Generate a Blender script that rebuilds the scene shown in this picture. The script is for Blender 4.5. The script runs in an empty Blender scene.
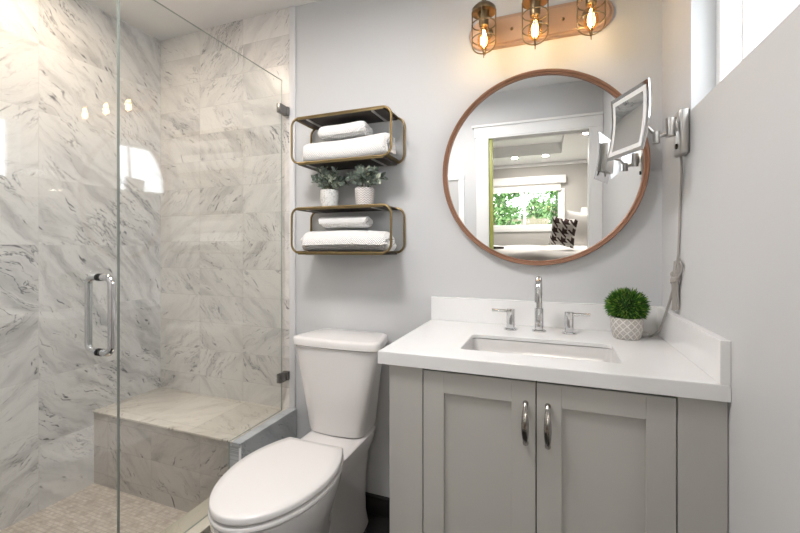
import bpy, bmesh, math, random
from mathutils import Vector, Matrix
R = math.radians
S = bpy.context.scene
C = bpy.context.collection
random.seed(4)

# ------------------------------------------------------------------ camera, world, lights, exposure
cam_d = bpy.data.cameras.new('camera'); cam = bpy.data.objects.new('camera', cam_d); C.objects.link(cam)
cam.location = (-.3866, -1.7156, 1.1913)
cam.rotation_euler = (R(90), 0, R(20.7753))
cam_d.sensor_width = 36; cam_d.lens = 396.34 * 36 / 800
cam_d.shift_y = -(266.5 - 249.57) / 800
cam_d.clip_start = .02
S.camera = cam

W = bpy.data.worlds.new('sky'); S.world = W; W.use_nodes = True
bg = W.node_tree.nodes['Background']; bg.inputs[0].default_value = (.93, .965, 1, 1); bg.inputs[1].default_value = 5.0

def area(name, loc, rot, sx, sy, power, col, shape='RECTANGLE', spread=180):
    l = bpy.data.lights.new(name, 'AREA'); l.shape = shape; l.size = sx
    if shape in ('RECTANGLE', 'ELLIPSE'): l.size_y = sy
    l.energy = power; l.color = col; l.spread = R(spread)
    o = bpy.data.objects.new(name, l); C.objects.link(o); o.location = loc; o.rotation_euler = rot
    return o
area('added_fill_light', (-1.15, -1.05, 2.36), (0, 0, 0), .42, .42, 13, (1, .965, .95), 'DISK')  # soft overhead fill, added with an out-of-view ceiling lamp
area('shower_downlight_light', (-2.22, -.72, 2.425), (0, 0, 0), .10, .10, 3.8, (1, .80, .60), 'DISK')
for nm, lc, rt, a_, b_ in (('bedroom_window_portal', (-.905, -7.27, 1.69), (R(90), 0, 0), 1.43, .78), ('bathroom_window_portal', (.14, -.861, 1.79), (0, R(90), 0), .385, 1.077)):
    area(nm, lc, rt, a_, b_, 1, (1, 1, 1)).data.cycles.is_portal = True   # guides the sky's own daylight through the opening
S.view_settings.view_transform = 'Standard'; S.view_settings.look = 'None'
S.view_settings.gamma = 1; S.view_settings.use_curve_mapping = False
S.view_settings.exposure = 0.66

# ------------------------------------------------------------------ node helpers / materials
class NT:
    def __init__(s, name):
        s.m = bpy.data.materials.new(name); s.m.use_nodes = True; s.t = s.m.node_tree
        s.b = s.t.nodes['Principled BSDF']; s.out = s.t.nodes['Material Output']
    def n(s, typ, **kw):
        nd = s.t.nodes.new(typ)
        for k, v in kw.items(): setattr(nd, k, v)
        return nd
    def l(s, a, b): s.t.links.new(a, b)
    def put(s, sock, v):
        if hasattr(v, 'is_output') or isinstance(v, bpy.types.NodeSocket): s.l(v, sock)
        else: sock.default_value = v
    def math(s, op, a, b=0., c=0., clamp=False):
        nd = s.n('ShaderNodeMath', operation=op, use_clamp=clamp)
        s.put(nd.inputs[0], a); s.put(nd.inputs[1], b); s.put(nd.inputs[2], c); return nd.outputs[0]
    def mix(s, f, a, b):
        nd = s.n('ShaderNodeMix', data_type='RGBA'); s.put(nd.inputs[0], f)
        s.put(nd.inputs[6], a); s.put(nd.inputs[7], b); return nd.outputs[2]
    def comb(s, x, y, z=0.):
        nd = s.n('ShaderNodeCombineXYZ'); s.put(nd.inputs[0], x); s.put(nd.inputs[1], y); s.put(nd.inputs[2], z); return nd.outputs[0]
    def noise(s, vec, scale, detail=2., rough=.5, dist=0.):
        nd = s.n('ShaderNodeTexNoise'); s.l(vec, nd.inputs['Vector'])
        nd.inputs['Scale'].default_value = scale; nd.inputs['Detail'].default_value = detail
        nd.inputs['Roughness'].default_value = rough; nd.inputs['Distortion'].default_value = dist
        return nd.outputs['Fac']
    def ramp(s, f, stops):
        nd = s.n('ShaderNodeMapRange', clamp=True, interpolation_type='SMOOTHSTEP'); s.l(f, nd.inputs[0])
        for i, v in enumerate(stops): nd.inputs[i + 1].default_value = v
        return nd.outputs[0]
    def bump(s, h, strength, dist=.002):
        nd = s.n('ShaderNodeBump'); s.l(h, nd.inputs['Height']); nd.inputs['Strength'].default_value = strength
        nd.inputs['Distance'].default_value = dist; s.l(nd.outputs[0], s.b.inputs['Normal'])
    def obj(s): return s.n('ShaderNodeTexCoord').outputs['Object']

def c4(c): return (c[0], c[1], c[2], 1)
def M(name, col, rough=.5, metal=0., coat=0., spec=.5, bump=None, **kw):
    t = NT(name); b = t.b
    b.inputs['Base Color'].default_value = c4(col); b.inputs['Roughness'].default_value = rough
    b.inputs['Metallic'].default_value = metal; b.inputs['Coat Weight'].default_value = coat
    b.inputs['Specular IOR Level'].default_value = spec
    o = t.obj()
    nz = t.noise(o, kw.get('vscale', 6.), 3)
    v = kw.get('var', .03)
    t.l(t.mix(nz, c4([max(0, x * (1 - v)) for x in col]), c4([min(1, x * (1 + v)) for x in col])), b.inputs['Base Color'])
    if bump: t.bump(t.noise(o, bump[0], 3), bump[1])
    return t.m
def emis(name, col, st):
    t = NT(name); t.b.inputs['Base Color'].default_value = c4(col)
    t.b.inputs['Emission Color'].default_value = c4(col); t.b.inputs['Emission Strength'].default_value = st
    return t.m
def glass_mat(name, tint=(.97, .985, .98), k=1.0, ior=1.5):
    t = NT(name); t.t.nodes.remove(t.b)
    tr = t.n('ShaderNodeBsdfTransparent'); tr.inputs[0].default_value = c4(tint)
    gl = t.n('ShaderNodeBsdfGlossy'); gl.inputs['Roughness'].default_value = 0.0; gl.inputs[0].default_value = (1, 1, 1, 1)
    lw = t.n('ShaderNodeLayerWeight'); lw.inputs['Blend'].default_value = .5
    f = t.math('MULTIPLY', t.math('ADD', .04, t.math('MULTIPLY', .9, t.math('POWER', lw.outputs['Facing'], 5.))), k, clamp=True)
    mx = t.n('ShaderNodeMixShader'); t.l(f, mx.inputs[0]); t.l(tr.outputs[0], mx.inputs[1]); t.l(gl.outputs[0], mx.inputs[2])
    t.l(mx.outputs[0], t.out.inputs[0]); return t.m

def marble(name, ua, va, tw, th, u0, v0, base, vein, seed, amount=1., grout=.0011, gcol=(.62, .61, .6), rough=.16, vs=1.0):
    t = NT(name); sep = t.n('ShaderNodeSeparateXYZ'); t.l(t.obj(), sep.inputs[0])
    ax = {'x': sep.outputs[0], 'y': sep.outputs[1], 'z': sep.outputs[2]}
    u = t.math('DIVIDE', t.math('SUBTRACT', ax[ua], u0), tw); v = t.math('DIVIDE', t.math('SUBTRACT', ax[va], v0), th)
    cu, cv = t.math('FLOOR', u), t.math('FLOOR', v)
    wn = t.n('ShaderNodeTexWhiteNoise', noise_dimensions='3D'); t.l(t.comb(cu, cv, float(seed)), wn.inputs[0])
    s2 = t.n('ShaderNodeSeparateXYZ'); t.l(wn.outputs['Color'], s2.inputs[0])
    r1, r2, r3 = s2.outputs
    pos = t.comb(ax[ua], ax[va])
    sign = t.math('SUBTRACT', t.math('MULTIPLY', t.math('GREATER_THAN', r1, .42), 2.), 1.)
    ang = t.math('MULTIPLY', sign, t.math('ADD', .45, t.math('MULTIPLY', r2, .55)))
    rot = t.n('ShaderNodeVectorRotate', rotation_type='Z_AXIS'); t.l(pos, rot.inputs['Vector']); t.l(ang, rot.inputs['Angle'])
    off = t.n('ShaderNodeVectorMath', operation='MULTIPLY_ADD'); t.l(wn.outputs['Color'], off.inputs[0])
    off.inputs[1].default_value = (23, 17, 9); t.l(rot.outputs[0], off.inputs[2])
    mp = t.n('ShaderNodeVectorMath', operation='MULTIPLY'); t.l(off.outputs[0], mp.inputs[0]); mp.inputs[1].default_value = (3.2 * vs, 17. * vs, 1)
    warp = t.noise(off.outputs[0], 5., 3)
    wv = t.n('ShaderNodeVectorMath', operation='ADD'); t.l(mp.outputs[0], wv.inputs[0])
    t.l(t.comb(0., t.math('MULTIPLY', t.math('SUBTRACT', warp, .5), 2.4)), wv.inputs[1])
    n1 = t.noise(wv.outputs[0], 1.1, 5, .66, .1)
    ridge = t.math('ABSOLUTE', t.math('SUBTRACT', n1, .5))
    thin = t.ramp(ridge, (0., .016, 1., 0.))
    mask = t.ramp(t.noise(off.outputs[0], 4.2, 2), (.47, .66, 0., 1.))
    n2 = t.noise(wv.outputs[0], 3.4, 4, .65, .1)
    fleck = t.math('MULTIPLY', t.ramp(n2, (.60, .67, 0., 1.)), t.ramp(t.noise(off.outputs[0], 9., 2), (.47, .6, 0., 1.)))
    cloud = t.ramp(t.noise(wv.outputs[0], .9, 3, .55, .2), (.42, .72, 0., .30))
    f = t.math('ADD', t.math('MULTIPLY', thin, t.math('ADD', .13, t.math('MULTIPLY', mask, .75))), t.math('MULTIPLY', fleck, .9))
    f = t.math('MULTIPLY', t.math('ADD', f, cloud), t.math('MULTIPLY', amount, t.math('ADD', .55, t.math('MULTIPLY', r3, .75))), clamp=True)
    bs = t.mix(t.math('MULTIPLY', r3, .9), c4(base), c4([x * .88 for x in base]))
    col = t.mix(f, bs, c4(vein))
    if grout:
        fu = t.math('MULTIPLY', t.math('MINIMUM', t.math('FRACT', u), t.math('SUBTRACT', 1., t.math('FRACT', u))), tw)
        fv = t.math('MULTIPLY', t.math('MINIMUM', t.math('FRACT', v), t.math('SUBTRACT', 1., t.math('FRACT', v))), th)
        g = t.math('LESS_THAN', t.math('MINIMUM', fu, fv), grout)
        col = t.mix(t.math('MULTIPLY', g, .8), col, c4(gcol))
    t.l(col, t.b.inputs['Base Color']); t.b.inputs['Roughness'].default_value = rough
    return t.m

CB = (.78, .775, .77); CV = (.17, .17, .185)
m_paint = M('painted_wall', (.62, .628, .64), .6, bump=(240, .05), var=.008)
m_ceil = M('ceiling_paint', (.80, .79, .775), .7, var=.008)
m_marbL = marble('marble_left', 'y', 'z', .612, .305, 0., .298 - .305, CB, CV, 3, 1.3)
m_marbB = marble('marble_back', 'x', 'z', .31, .152, -2.565, .477 - .152 * 4, (.79, .77, .745), CV, 8, .95, rough=.3, gcol=(.55, .53, .50))
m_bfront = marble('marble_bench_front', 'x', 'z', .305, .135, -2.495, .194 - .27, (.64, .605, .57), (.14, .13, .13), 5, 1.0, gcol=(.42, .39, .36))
m_btop = marble('marble_bench_top', 'x', 'y', .305, .305, -2.565, -.44, (.84, .79, .72), (.34, .30, .26), 11, .95, gcol=(.56, .50, .44))
m_slab = marble('marble_slab', 'y', 'z', 3., 3., -2.2, -1., (.56, .585, .60), (.22, .24, .26), 2, 1., 0, vs=1.6)
m_curb = marble('marble_curb', 'x', 'y', 3., 3., -3.1, -2.9, (.74, .70, .60), (.45, .40, .30), 6, .8, 0)
m_trimm = M('marble_edge_trim', (.74, .74, .75), .45, vscale=12, var=.05)
m_black = M('black_tile', (.025, .024, .024), .22, var=.2)
m_quartz = M('white_quartz', (.84, .84, .845), .16, var=.01, vscale=30)
m_cab = M('greige_paint', (.50, .488, .462), .42, var=.01)
m_gap = M('dark_gap', (.03, .03, .03), .8)
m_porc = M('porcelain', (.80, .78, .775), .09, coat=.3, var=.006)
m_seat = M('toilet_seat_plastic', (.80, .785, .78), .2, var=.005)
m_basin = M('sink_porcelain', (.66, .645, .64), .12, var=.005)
m_chrome = M('chrome', (.70, .70, .71), .06, 1., var=.0)
m_nickel = M('brushed_nickel', (.50, .48, .46), .32, 1., var=.04, vscale=60)
m_pull = M('satin_nickel_pull', (.36, .34, .32), .22, 1., var=.03)
m_dknick = M('dark_nickel', (.22, .21, .20), .3, 1., var=.05)
m_mirror = M('mirror_silver', (.93, .94, .94), .0, 1., var=0.)
m_brass = M('antique_brass', (.27, .20, .10), .38, 1., var=.12, vscale=20)
m_wooddk = M('dark_wood_board', (.030, .021, .016), .6, var=.25, vscale=14)
m_copper = M('aged_copper_wood', (.27, .135, .08), .38, .25, var=.2, vscale=14)
m_bronze = M('bronze_plate', (.60, .40, .28), .38, .75, var=.12, vscale=12)
m_cage = M('cage_metal', (.26, .19, .11), .34, 1., var=.1)
m_white = M('white_trim_paint', (.86, .86, .86), .4, var=.005)
m_vinyl = M('white_window_frame', (.84, .85, .86), .35, var=.005)
m_glass = glass_mat('clear_shower_glass', (.975, .985, .98), 1.2)
m_wglass = glass_mat('window_glass', (.98, .99, .99), 1.0)
m_bulbg = glass_mat('bulb_glass', (1, .80, .48), 1.4)
m_gedge = M('glass_edge', (.34, .38, .35), .25, var=.03)
m_fil = emis('glowing_filament', (1, .80, .50), 30.)
m_can = emis('downlight_lens', (1, .93, .84), 6.)
m_bedwall = M('bedroom_wall_paint', (.50, .485, .465), .6, var=.01)
m_bedding = M('white_bedding', (.84, .82, .80), .85, bump=(30, .4), var=.02)
m_shade = M('white_lamp_shade', (.9, .89, .86), .8)
m_bfloor = M('bedroom_wood_floor', (.28, .20, .14), .4, var=.2)
m_green = M('olive_green_paint', (.34, .36, .08), .4, var=.05)
m_cord = M('grey_cord_fabric', (.38, .36, .34), .6, var=.08, vscale=80)
m_plug = M('cord_plug_plastic', (.55, .53, .51), .5)
m_soil = M('potting_soil', (.05, .04, .03), .95, var=.3)
m_ext = M('exterior_wall_render', (.6, .6, .6), .8)
m_lawn = M('garden_lawn', (.16, .28, .08), .9, var=.3)
m_fence = M('garden_fence_wood', (.30, .24, .18), .8, var=.2)
m_bark = M('tree_bark', (.16, .11, .08), .9, var=.2)

def mosaic_mat():
    t = NT('mosaic_floor'); sep = t.n('ShaderNodeSeparateXYZ'); t.l(t.obj(), sep.inputs[0])
    br = t.n('ShaderNodeTexBrick'); t.l(t.obj(), br.inputs['Vector'])
    br.inputs['Scale'].default_value = 1.; br.inputs['Brick Width'].default_value = .032; br.inputs['Row Height'].default_value = .016
    br.inputs['Mortar Size'].default_value = .0016; br.inputs['Mortar Smooth'].default_value = .3
    br.inputs['Color1'].default_value = (.80, .73, .66, 1); br.inputs['Color2'].default_value = (.64, .57, .50, 1)
    br.inputs['Mortar'].default_value = (.58, .52, .46, 1); br.inputs['Bias'].default_value = -.25
    nz = t.noise(t.obj(), 30., 3)
    t.l(t.mix(t.ramp(nz, (.42, .7, 0., .75)), br.outputs['Color'], (.52, .44, .38, 1)), t.b.inputs['Base Color'])
    t.b.inputs['Roughness'].default_value = .4
    t.bump(t.math('SUBTRACT', 1., br.outputs['Fac']), .5, .001)
    return t.m
m_mosaic = mosaic_mat()

def towel_mat():
    t = NT('white_waffle_towel'); sep = t.n('ShaderNodeSeparateXYZ'); t.l(t.obj(), sep.inputs[0])
    k = 2 * math.pi / .0105
    a = t.math('SINE', t.math('MULTIPLY', sep.outputs[0], k))
    b = t.math('SINE', t.math('MULTIPLY', t.math('ADD', sep.outputs[2], t.math('MULTIPLY', sep.outputs[1], .8)), k))
    t.b.inputs['Base Color'].default_value = (.90, .895, .885, 1); t.b.inputs['Roughness'].default_value = .95
    t.b.inputs['Sheen Weight'].default_value = .3
    h = t.math('ADD', t.math('MULTIPLY', a, b), t.noise(t.obj(), 160., 2))
    t.bump(h, .7, .0022)
    return t.m
m_towel = towel_mat()

def leaf_mat(name, c1, c2, c3=None, rough=.5):
    t = NT(name); g = t.n('ShaderNodeNewGeometry')
    r = g.outputs['Random Per Island']
    col = t.mix(r, c4(c1), c4(c2))
    if c3: col = t.mix(t.ramp(r, (.78, .85, 0., 1.)), col, c4(c3))
    t.l(col, t.b.inputs['Base Color']); t.b.inputs['Roughness'].default_value = rough
    t.b.inputs['Subsurface Weight'].default_value = 0.
    return t.m
m_euca = leaf_mat('grey_green_leaves', (.11, .15, .115), (.38, .44, .38), (.58, .62, .50))
m_grass = leaf_mat('bright_green_blades', (.015, .07, .008), (.08, .26, .02), (.32, .50, .08))
m_tree = leaf_mat('garden_tree_leaves', (.05, .13, .03), (.16, .30, .09), (.32, .42, .2))
m_stem = M('plant_stem', (.16, .15, .08), .7)

def lattice_pot():
    t = NT('grey_lattice_pot'); tc = t.obj(); sep = t.n('ShaderNodeSeparateXYZ'); t.l(tc, sep.inputs[0])
    th = t.math('MULTIPLY', t.math('ARCTAN2', sep.outputs[1], sep.outputs[0]), .048)
    z = sep.outputs[2]; P = .0232
    def lines(s_, w=.1):
        q = t.math('FRACT', t.math('DIVIDE', t.math('ADD', th, t.math('MULTIPLY', z, s_)), P))
        return t.math('LESS_THAN', t.math('ABSOLUTE', t.math('SUBTRACT', q, .5)), w)
    def small(s_):
        q = t.math('FRACT', t.math('DIVIDE', t.math('ADD', th, t.math('MULTIPLY', z, s_)), P))
        return t.math('LESS_THAN', t.math('ABSOLUTE', q), .12)
    f = t.math('MAXIMUM', t.math('MAXIMUM', lines(.95), lines(-.95)), t.math('MULTIPLY', small(.95), small(-.95)))
    t.l(t.mix(f, (.47, .445, .42, 1), (.72, .70, .67, 1)), t.b.inputs['Base Color']); t.b.inputs['Roughness'].default_value = .7
    t.bump(f, .4, .001); return t.m
m_lattice = lattice_pot()
def chevron_pot():
    t = NT('chevron_pot'); sep = t.n('ShaderNodeSeparateXYZ'); t.l(t.obj(), sep.inputs[0])
    th = t.math('MULTIPLY', t.math('ARCTAN2', sep.outputs[1], sep.outputs[0]), .042)
    q = t.math('PINGPONG', th, .008)
    f = t.math('FRACT', t.math('DIVIDE', t.math('ADD', sep.outputs[2], q), .0105))
    g = t.math('GREATER_THAN', f, .55)
    t.l(t.mix(g, (.72, .70, .68, 1), (.44, .40, .39, 1)), t.b.inputs['Base Color']); t.b.inputs['Roughness'].default_value = .75
    return t.m
m_chev = chevron_pot()
def speck_pot():
    t = NT('speckled_pot')
    n = t.noise(t.obj(), 150., 2)
    t.l(t.mix(t.ramp(n, (.5, .62, 0., 1.)), (.70, .70, .68, 1), (.52, .52, .50, 1)), t.b.inputs['Base Color']); t.b.inputs['Roughness'].default_value = .8
    return t.m
m_speck = speck_pot()
def hounds():
    t = NT('houndstooth_fabric'); sep = t.n('ShaderNodeSeparateXYZ'); t.l(t.obj(), sep.inputs[0])
    P = .135
    u = t.math('FRACT', t.math('DIVIDE', sep.outputs[0], P)); v = t.math('FRACT', t.math('DIVIDE', sep.outputs[2], P))
    a = t.math('LESS_THAN', u, .5); b = t.math('LESS_THAN', v, .5)
    same = t.math('COMPARE', a, b, .1)
    d = t.math('LESS_THAN', t.math('FRACT', t.math('MULTIPLY', t.math('ADD', u, v), 2.)), .5)
    f = t.math('ADD', t.math('MULTIPLY', same, a), t.math('MULTIPLY', t.math('SUBTRACT', 1., same), d))
    t.l(t.mix(f, (.86, .84, .82, 1), (.055, .03, .028, 1)), t.b.inputs['Base Color']); t.b.inputs['Roughness'].default_value = .85
    return t.m
m_hound = hounds()

# ------------------------------------------------------------------ geometry helpers
def obj(name, bm, mats, parent=None, smooth=True, angle=35, loc=None):
    me = bpy.data.meshes.new(name)
    bmesh.ops.recalc_face_normals(bm, faces=bm.faces); bm.to_mesh(me); bm.free()
    for m in (mats if isinstance(mats, (list, tuple)) else [mats]): me.materials.append(m)
    if smooth:
        me.shade_smooth(); me.set_sharp_from_angle(angle=R(angle))
    o = bpy.data.objects.new(name, me); C.objects.link(o)
    if parent: o.parent = parent
    if loc: o.location = loc
    return o
def B(): return bmesh.new()
def box(bm, x0, x1, y0, y1, z0, z1, bev=0., seg=2, mat=0):
    v = [bm.verts.new((x, y, z)) for x in (x0, x1) for y in (y0, y1) for z in (z0, z1)]
    F = [(0, 1, 3, 2), (4, 6, 7, 5), (0, 4, 5, 1), (2, 3, 7, 6), (0, 2, 6, 4), (1, 5, 7, 3)]
    fs = [bm.faces.new([v[i] for i in f]) for f in F]
    for f in fs: f.material_index = mat
    if bev:
        bmesh.ops.bevel(bm, geom=list({e for f in fs for e in f.edges}), offset=bev, segments=seg, affect='EDGES', profile=.5)
    return fs
def loft(bm, rings, caps=True, closed=True, mat=0):
    vs = [[bm.verts.new(p) for p in r] for r in rings]
    n = len(vs[0])
    for a, b in zip(vs, vs[1:]):
        for i in range(n if closed else n - 1):
            j = (i + 1) % n; f = bm.faces.new((a[i], a[j], b[j], b[i])); f.material_index = mat
    if caps:
        for r in (vs[0], vs[-1]):
            try: bm.faces.new(r).material_index = mat
            except ValueError: pass
    return vs
def frame_of(d):
    d = d.normalized(); u = Vector((0, 0, 1)) if abs(d.z) < .9 else Vector((1, 0, 0))
    a = d.cross(u).normalized(); return a, d.cross(a).normalized()
def tube(bm, pts, r, n=12, closed=False, mat=0):
    pts = [Vector(p) for p in pts]; N = len(pts)
    rr = r if isinstance(r, (list, tuple)) else [r] * N
    tang = []
    for i in range(N):
        a = pts[(i - 1) % N] if closed or i > 0 else pts[i]; b = pts[(i + 1) % N] if closed or i < N - 1 else pts[i]
        tang.append((b - a).normalized())
    A, _ = frame_of(tang[0]); rings = []
    for i in range(N):
        A = (A - tang[i] * A.dot(tang[i])).normalized(); Bv = tang[i].cross(A)
        rings.append([pts[i] + (A * math.cos(2 * math.pi * k / n) + Bv * math.sin(2 * math.pi * k / n)) * rr[i] for k in range(n)])
    if closed:
        vs = [[bm.verts.new(p) for p in q] for q in rings]
        # match twist of the last ring to the first
        best = min(range(n), key=lambda s: (vs[-1][s].co - vs[0][0].co).length)
        for q in range(N):
            a = vs[q]; b = vs[(q + 1) % N]; sh = 0
            if q == N - 1: sh = -best
            for k in range(n):
                j = (k + 1) % n
                if q == N - 1: bm.faces.new((a[(k + best) % n], a[(j + best) % n], b[j], b[k])).material_index = mat
                else: bm.faces.new((a[k], a[j], b[j], b[k])).material_index = mat
    else: loft(bm, rings, mat=mat)
def cyl(bm, p, q, r, r2=None, n=24, mat=0):
    p, q = Vector(p), Vector(q); a, b = frame_of(q - p); r2 = r if r2 is None else r2
    loft(bm, [[c + (a * math.cos(2 * math.pi * k / n) + b * math.sin(2 * math.pi * k / n)) * s for k in range(n)] for c, s in ((p, r), (q, r2))], mat=mat)
def lathe(bm, c, prof, n=40, axis='z', caps=True, mat=0):
    c = Vector(c); rings = []
    for r, h in prof:
        ring = []
        for k in range(n):
            a = 2 * math.pi * k / n
            if axis == 'z': ring.append(c + Vector((r * math.cos(a), r * math.sin(a), h)))
            elif axis == 'y': ring.append(c + Vector((r * math.cos(a), h, r * math.sin(a))))
            else: ring.append(c + Vector((h, r * math.cos(a), r * math.sin(a))))
        rings.append(ring)
    loft(bm, rings, caps, mat=mat)
def arc(c, r, a0, a1, n, plane='xz', w=0.):
    out = []
    for i in range(n + 1):
        a = R(a0 + (a1 - a0) * i / n); p, q = r * math.cos(a), r * math.sin(a)
        out.append((c[0] + p, w, c[1] + q) if plane == 'xz' else ((w, c[0] + p, c[1] + q) if plane == 'yz' else (c[0] + p, c[1] + q, w)))
    return out
def rrect(x0, x1, z0, z1, r, y, n=8):
    return arc((x1 - r, z1 - r), r, 0, 90, n, w=y) + arc((x0 + r, z1 - r), r, 90, 180, n, w=y) + \
        arc((x0 + r, z0 + r), r, 180, 270, n, w=y) + arc((x1 - r, z0 + r), r, 270, 360, n, w=y)
def tag(o, label, cat, group=None):
    o['label'] = label; o['category'] = cat
    if group: o['group'] = group
    return o
def thing(name, loc, label, cat, group=None):
    o = bpy.data.objects.new(name, None); C.objects.link(o); o.location = loc; o.empty_display_size = .05
    return tag(o, label, cat, group)
def part(name, bm, mats, parent, **kw):
    """geometry is given in world coordinates; shift it to the parent's base"""
    p = parent; off = Vector((0, 0, 0))
    while p is not None: off += Vector(p.location); p = p.parent
    for v in bm.verts: v.co -= off
    return obj(name, bm, mats, parent, **kw)
def struct(name, bm, mats, parent=None, **kw):
    o = obj(name, bm, mats, parent, **kw); o['kind'] = 'structure'; return o
def own_origin(o, c):
    """move a mesh's origin to c while its geometry stays put"""
    for v in o.data.vertices: v.co -= Vector(c)
    o.location = c; return o
def label(o, s): o['label'] = s; return o

# ------------------------------------------------------------------ room shell
XL, YF, ZF, ZC = -2.565, -1.85, -.06, 2.44
WY0, WY1, WZ0, WZ1 = -1.40, -.323, 1.60, 1.985     # bathroom window opening in the right wall
DX0, DX1, DZ = -.900, -.088, 2.066                  # doorway in the wall behind the camera
bm = B(); box(bm, -1.643, .15, 0, .12, ZF - .1, ZC + .1); struct('wall_back', bm, m_paint, smooth=False)
bm = B(); box(bm, XL - .12, -1.643, -.008, .12, ZF - .1, ZC + .1); struct('wall_back_shower', bm, m_marbB, smooth=False)
bm = B(); box(bm, XL - .12, XL, YF, -.008, ZF - .1, ZC + .1); struct('wall_left', bm, m_marbL, smooth=False)
bm = B()
box(bm, 0, .15, YF, 0, ZF - .1, WZ0); box(bm, 0, .15, YF, 0, WZ1, ZC + .1)
box(bm, 0, .15, WY1, 0, WZ0, WZ1); box(bm, 0, .15, YF, WY0, WZ0, WZ1)
struct('wall_right', bm, m_paint, smooth=False)
bm = B()
box(bm, XL - .12, DX0, YF - .12, YF, ZF - .1, ZC + .4); box(bm, DX1, .15, YF - .12, YF, ZF - .1, ZC + .4)
box(bm, DX0, DX1, YF - .12, YF, DZ, ZC + .4)
struct('wall_front', bm, m_paint, smooth=False)
bm = B(); box(bm, XL - .12, .15, YF, .12, ZC, ZC + .1); struct('ceiling', bm, m_ceil, smooth=False)
bm = B(); box(bm, -1.62, .15, YF - .12, 0, ZF - .1, ZF); struct('floor', bm, m_black, smooth=False)
bm = B(); box(bm, XL, -1.62, YF, -.008, ZF - .1, 0); struct('floor_shower', bm, m_mosaic, smooth=False)
bm = B(); box(bm, -1.60, -.854, -.014, 0, ZF, .018, .002); box(bm, -1.60, -.854, -.018, 0, .018, .033, .003)
struct('baseboard_back', bm, m_black)
bm = B(); box(bm, -1.643, -1.609, -.012, .0, .38, ZC, .003); struct('trim_1', bm, m_trimm)
# knee wall carrying the fixed glass, capped with marble, and the low curb
bm = B(); box(bm, -1.66, -1.60, -.400, -.008, ZF, .362, .0015)
struct('wall_knee', bm, m_slab, smooth=False)
bm = B(); box(bm, -1.645, -1.598, -.405, -.008, .362, .38, .002); struct('trim_2', bm, m_slab, smooth=False)
bm = B(); box(bm, -1.608, -1.5975, -.403, -.396, ZF, .372, .002); struct('trim_3', bm, m_trimm)
bm = B(); box(bm, -1.740, -1.607, YF, -.406, ZF, .130, .0015)
box(bm, -1.742, -1.604, YF, -.406, .130, .140, .002)
o = obj('shower_curb', bm, m_curb, smooth=False); tag(o, 'low beige marble curb at the shower threshold below the glass', 'curb')
# bench
b = thing('shower_bench', (-2.1, -.2, 0), 'built-in marble tiled shower bench in the corner with warm cream top', 'bench')
bm = B(); box(bm, XL, -1.6605, -.378, -.008, 0, .361); part('bench_front', bm, m_bfront, b, smooth=False)
bm = B(); box(bm, XL, -1.645, -.384, -.008, .361, .37, .001); part('bench_top', bm, m_btop, b)

# window in the right wall
w = bpy.data.objects.new('window_1', None); C.objects.link(w); w['kind'] = 'structure'; w.location = (.08, WY1, WZ0)
FX0, FX1 = .060, .105
bm = B()
box(bm, FX0, FX1, WY1 - .030, WY1, WZ0, WZ1, .003); box(bm, FX0, FX1, WY0, WY0 + .030, WZ0, WZ1, .003)
box(bm, FX0, FX1, WY0 + .03, WY1 - .03, WZ1 - .03, WZ1, .003); box(bm, FX0, FX1, WY0 + .03, WY1 - .03, WZ0, WZ0 + .022, .003)
p = part('window_frame', bm, m_vinyl, w); p['kind'] = 'structure'
bm = B(); box(bm, .072, .092, -.462, -.450, WZ0 + .02, WZ1 - .03, .002); p = part('mullion', bm, m_vinyl, w); p['kind'] = 'structure'
bm = B(); box(bm, .080, .084, WY0 + .03, WY1 - .03, WZ0 + .022, WZ1 - .03); p = part('pane', bm, m_wglass, w, smooth=False); p['kind'] = 'structure'
# door casing behind the camera (seen in the round mirror)
bm = B()
box(bm, DX0 - .095, DX0 - .0, YF, YF + .018, ZF, DZ, .003); box(bm, DX1, -.002, YF, YF + .018, ZF, DZ, .003)
box(bm, DX0 - .105, -.002, YF, YF + .022, DZ, DZ + .085, .003); box(bm, DX0 - .125, -.002, YF, YF + .04, DZ + .085, DZ + .105, .004)
box(bm, DX0 + .0005, DX0 + .013, YF - .12, YF + .018, ZF, DZ); box(bm, DX1 - .012, DX1 - .0005, YF - .12, YF + .018, ZF, DZ)
box(bm, DX0 + .013, DX1 - .012, YF - .12, YF + .018, DZ - .012, DZ - .0005)
struct('trim_4', bm, m_white, smooth=False)
bm = B(); box(bm, DX0 + .0136, DX0 + .046, YF - .035, YF - .003, ZF + .006, DZ - .013, .002)
o = struct('door_1', bm, m_green)
# ------------------------------------------------------------------ bedroom beyond the door (mirror view)
BX0, BX1, BY0, BY1, BZ = -3.2, 1.3, -7.15, YF - .12, 2.62
WX0, WX1, VZ0, VZ1 = -1.62, -.19, 1.30, 2.08
bm = B(); box(bm, BX0 - .1, BX1 + .1, BY0 - .12, BY0, ZF, VZ0); box(bm, BX0 - .1, BX1 + .1, BY0 - .12, BY0, VZ1, BZ + .3)
box(bm, BX0 - .1, WX0, BY0 - .12, BY0, VZ0, VZ1); box(bm, WX1, BX1 + .1, BY0 - .12, BY0, VZ0, VZ1)
struct('wall_bedroom_far', bm, m_bedwall, smooth=False)
bm = B(); box(bm, BX0 - .1, BX0, BY0, BY1, ZF, BZ + .3); struct('wall_bedroom_left', bm, m_bedwall, smooth=False)
bm = B(); box(bm, BX1, BX1 + .1, BY0, BY1, ZF, BZ + .3); struct('wall_bedroom_right', bm, m_bedwall, smooth=False)
bm = B(); box(bm, BX0, XL - .12, BY1, BY1 + .12, ZF, BZ + .3); box(bm, .15, BX1, BY1, BY1 + .12, ZF, BZ + .3)
struct('wall_bedroom_near', bm, m_bedwall, smooth=False)
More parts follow.
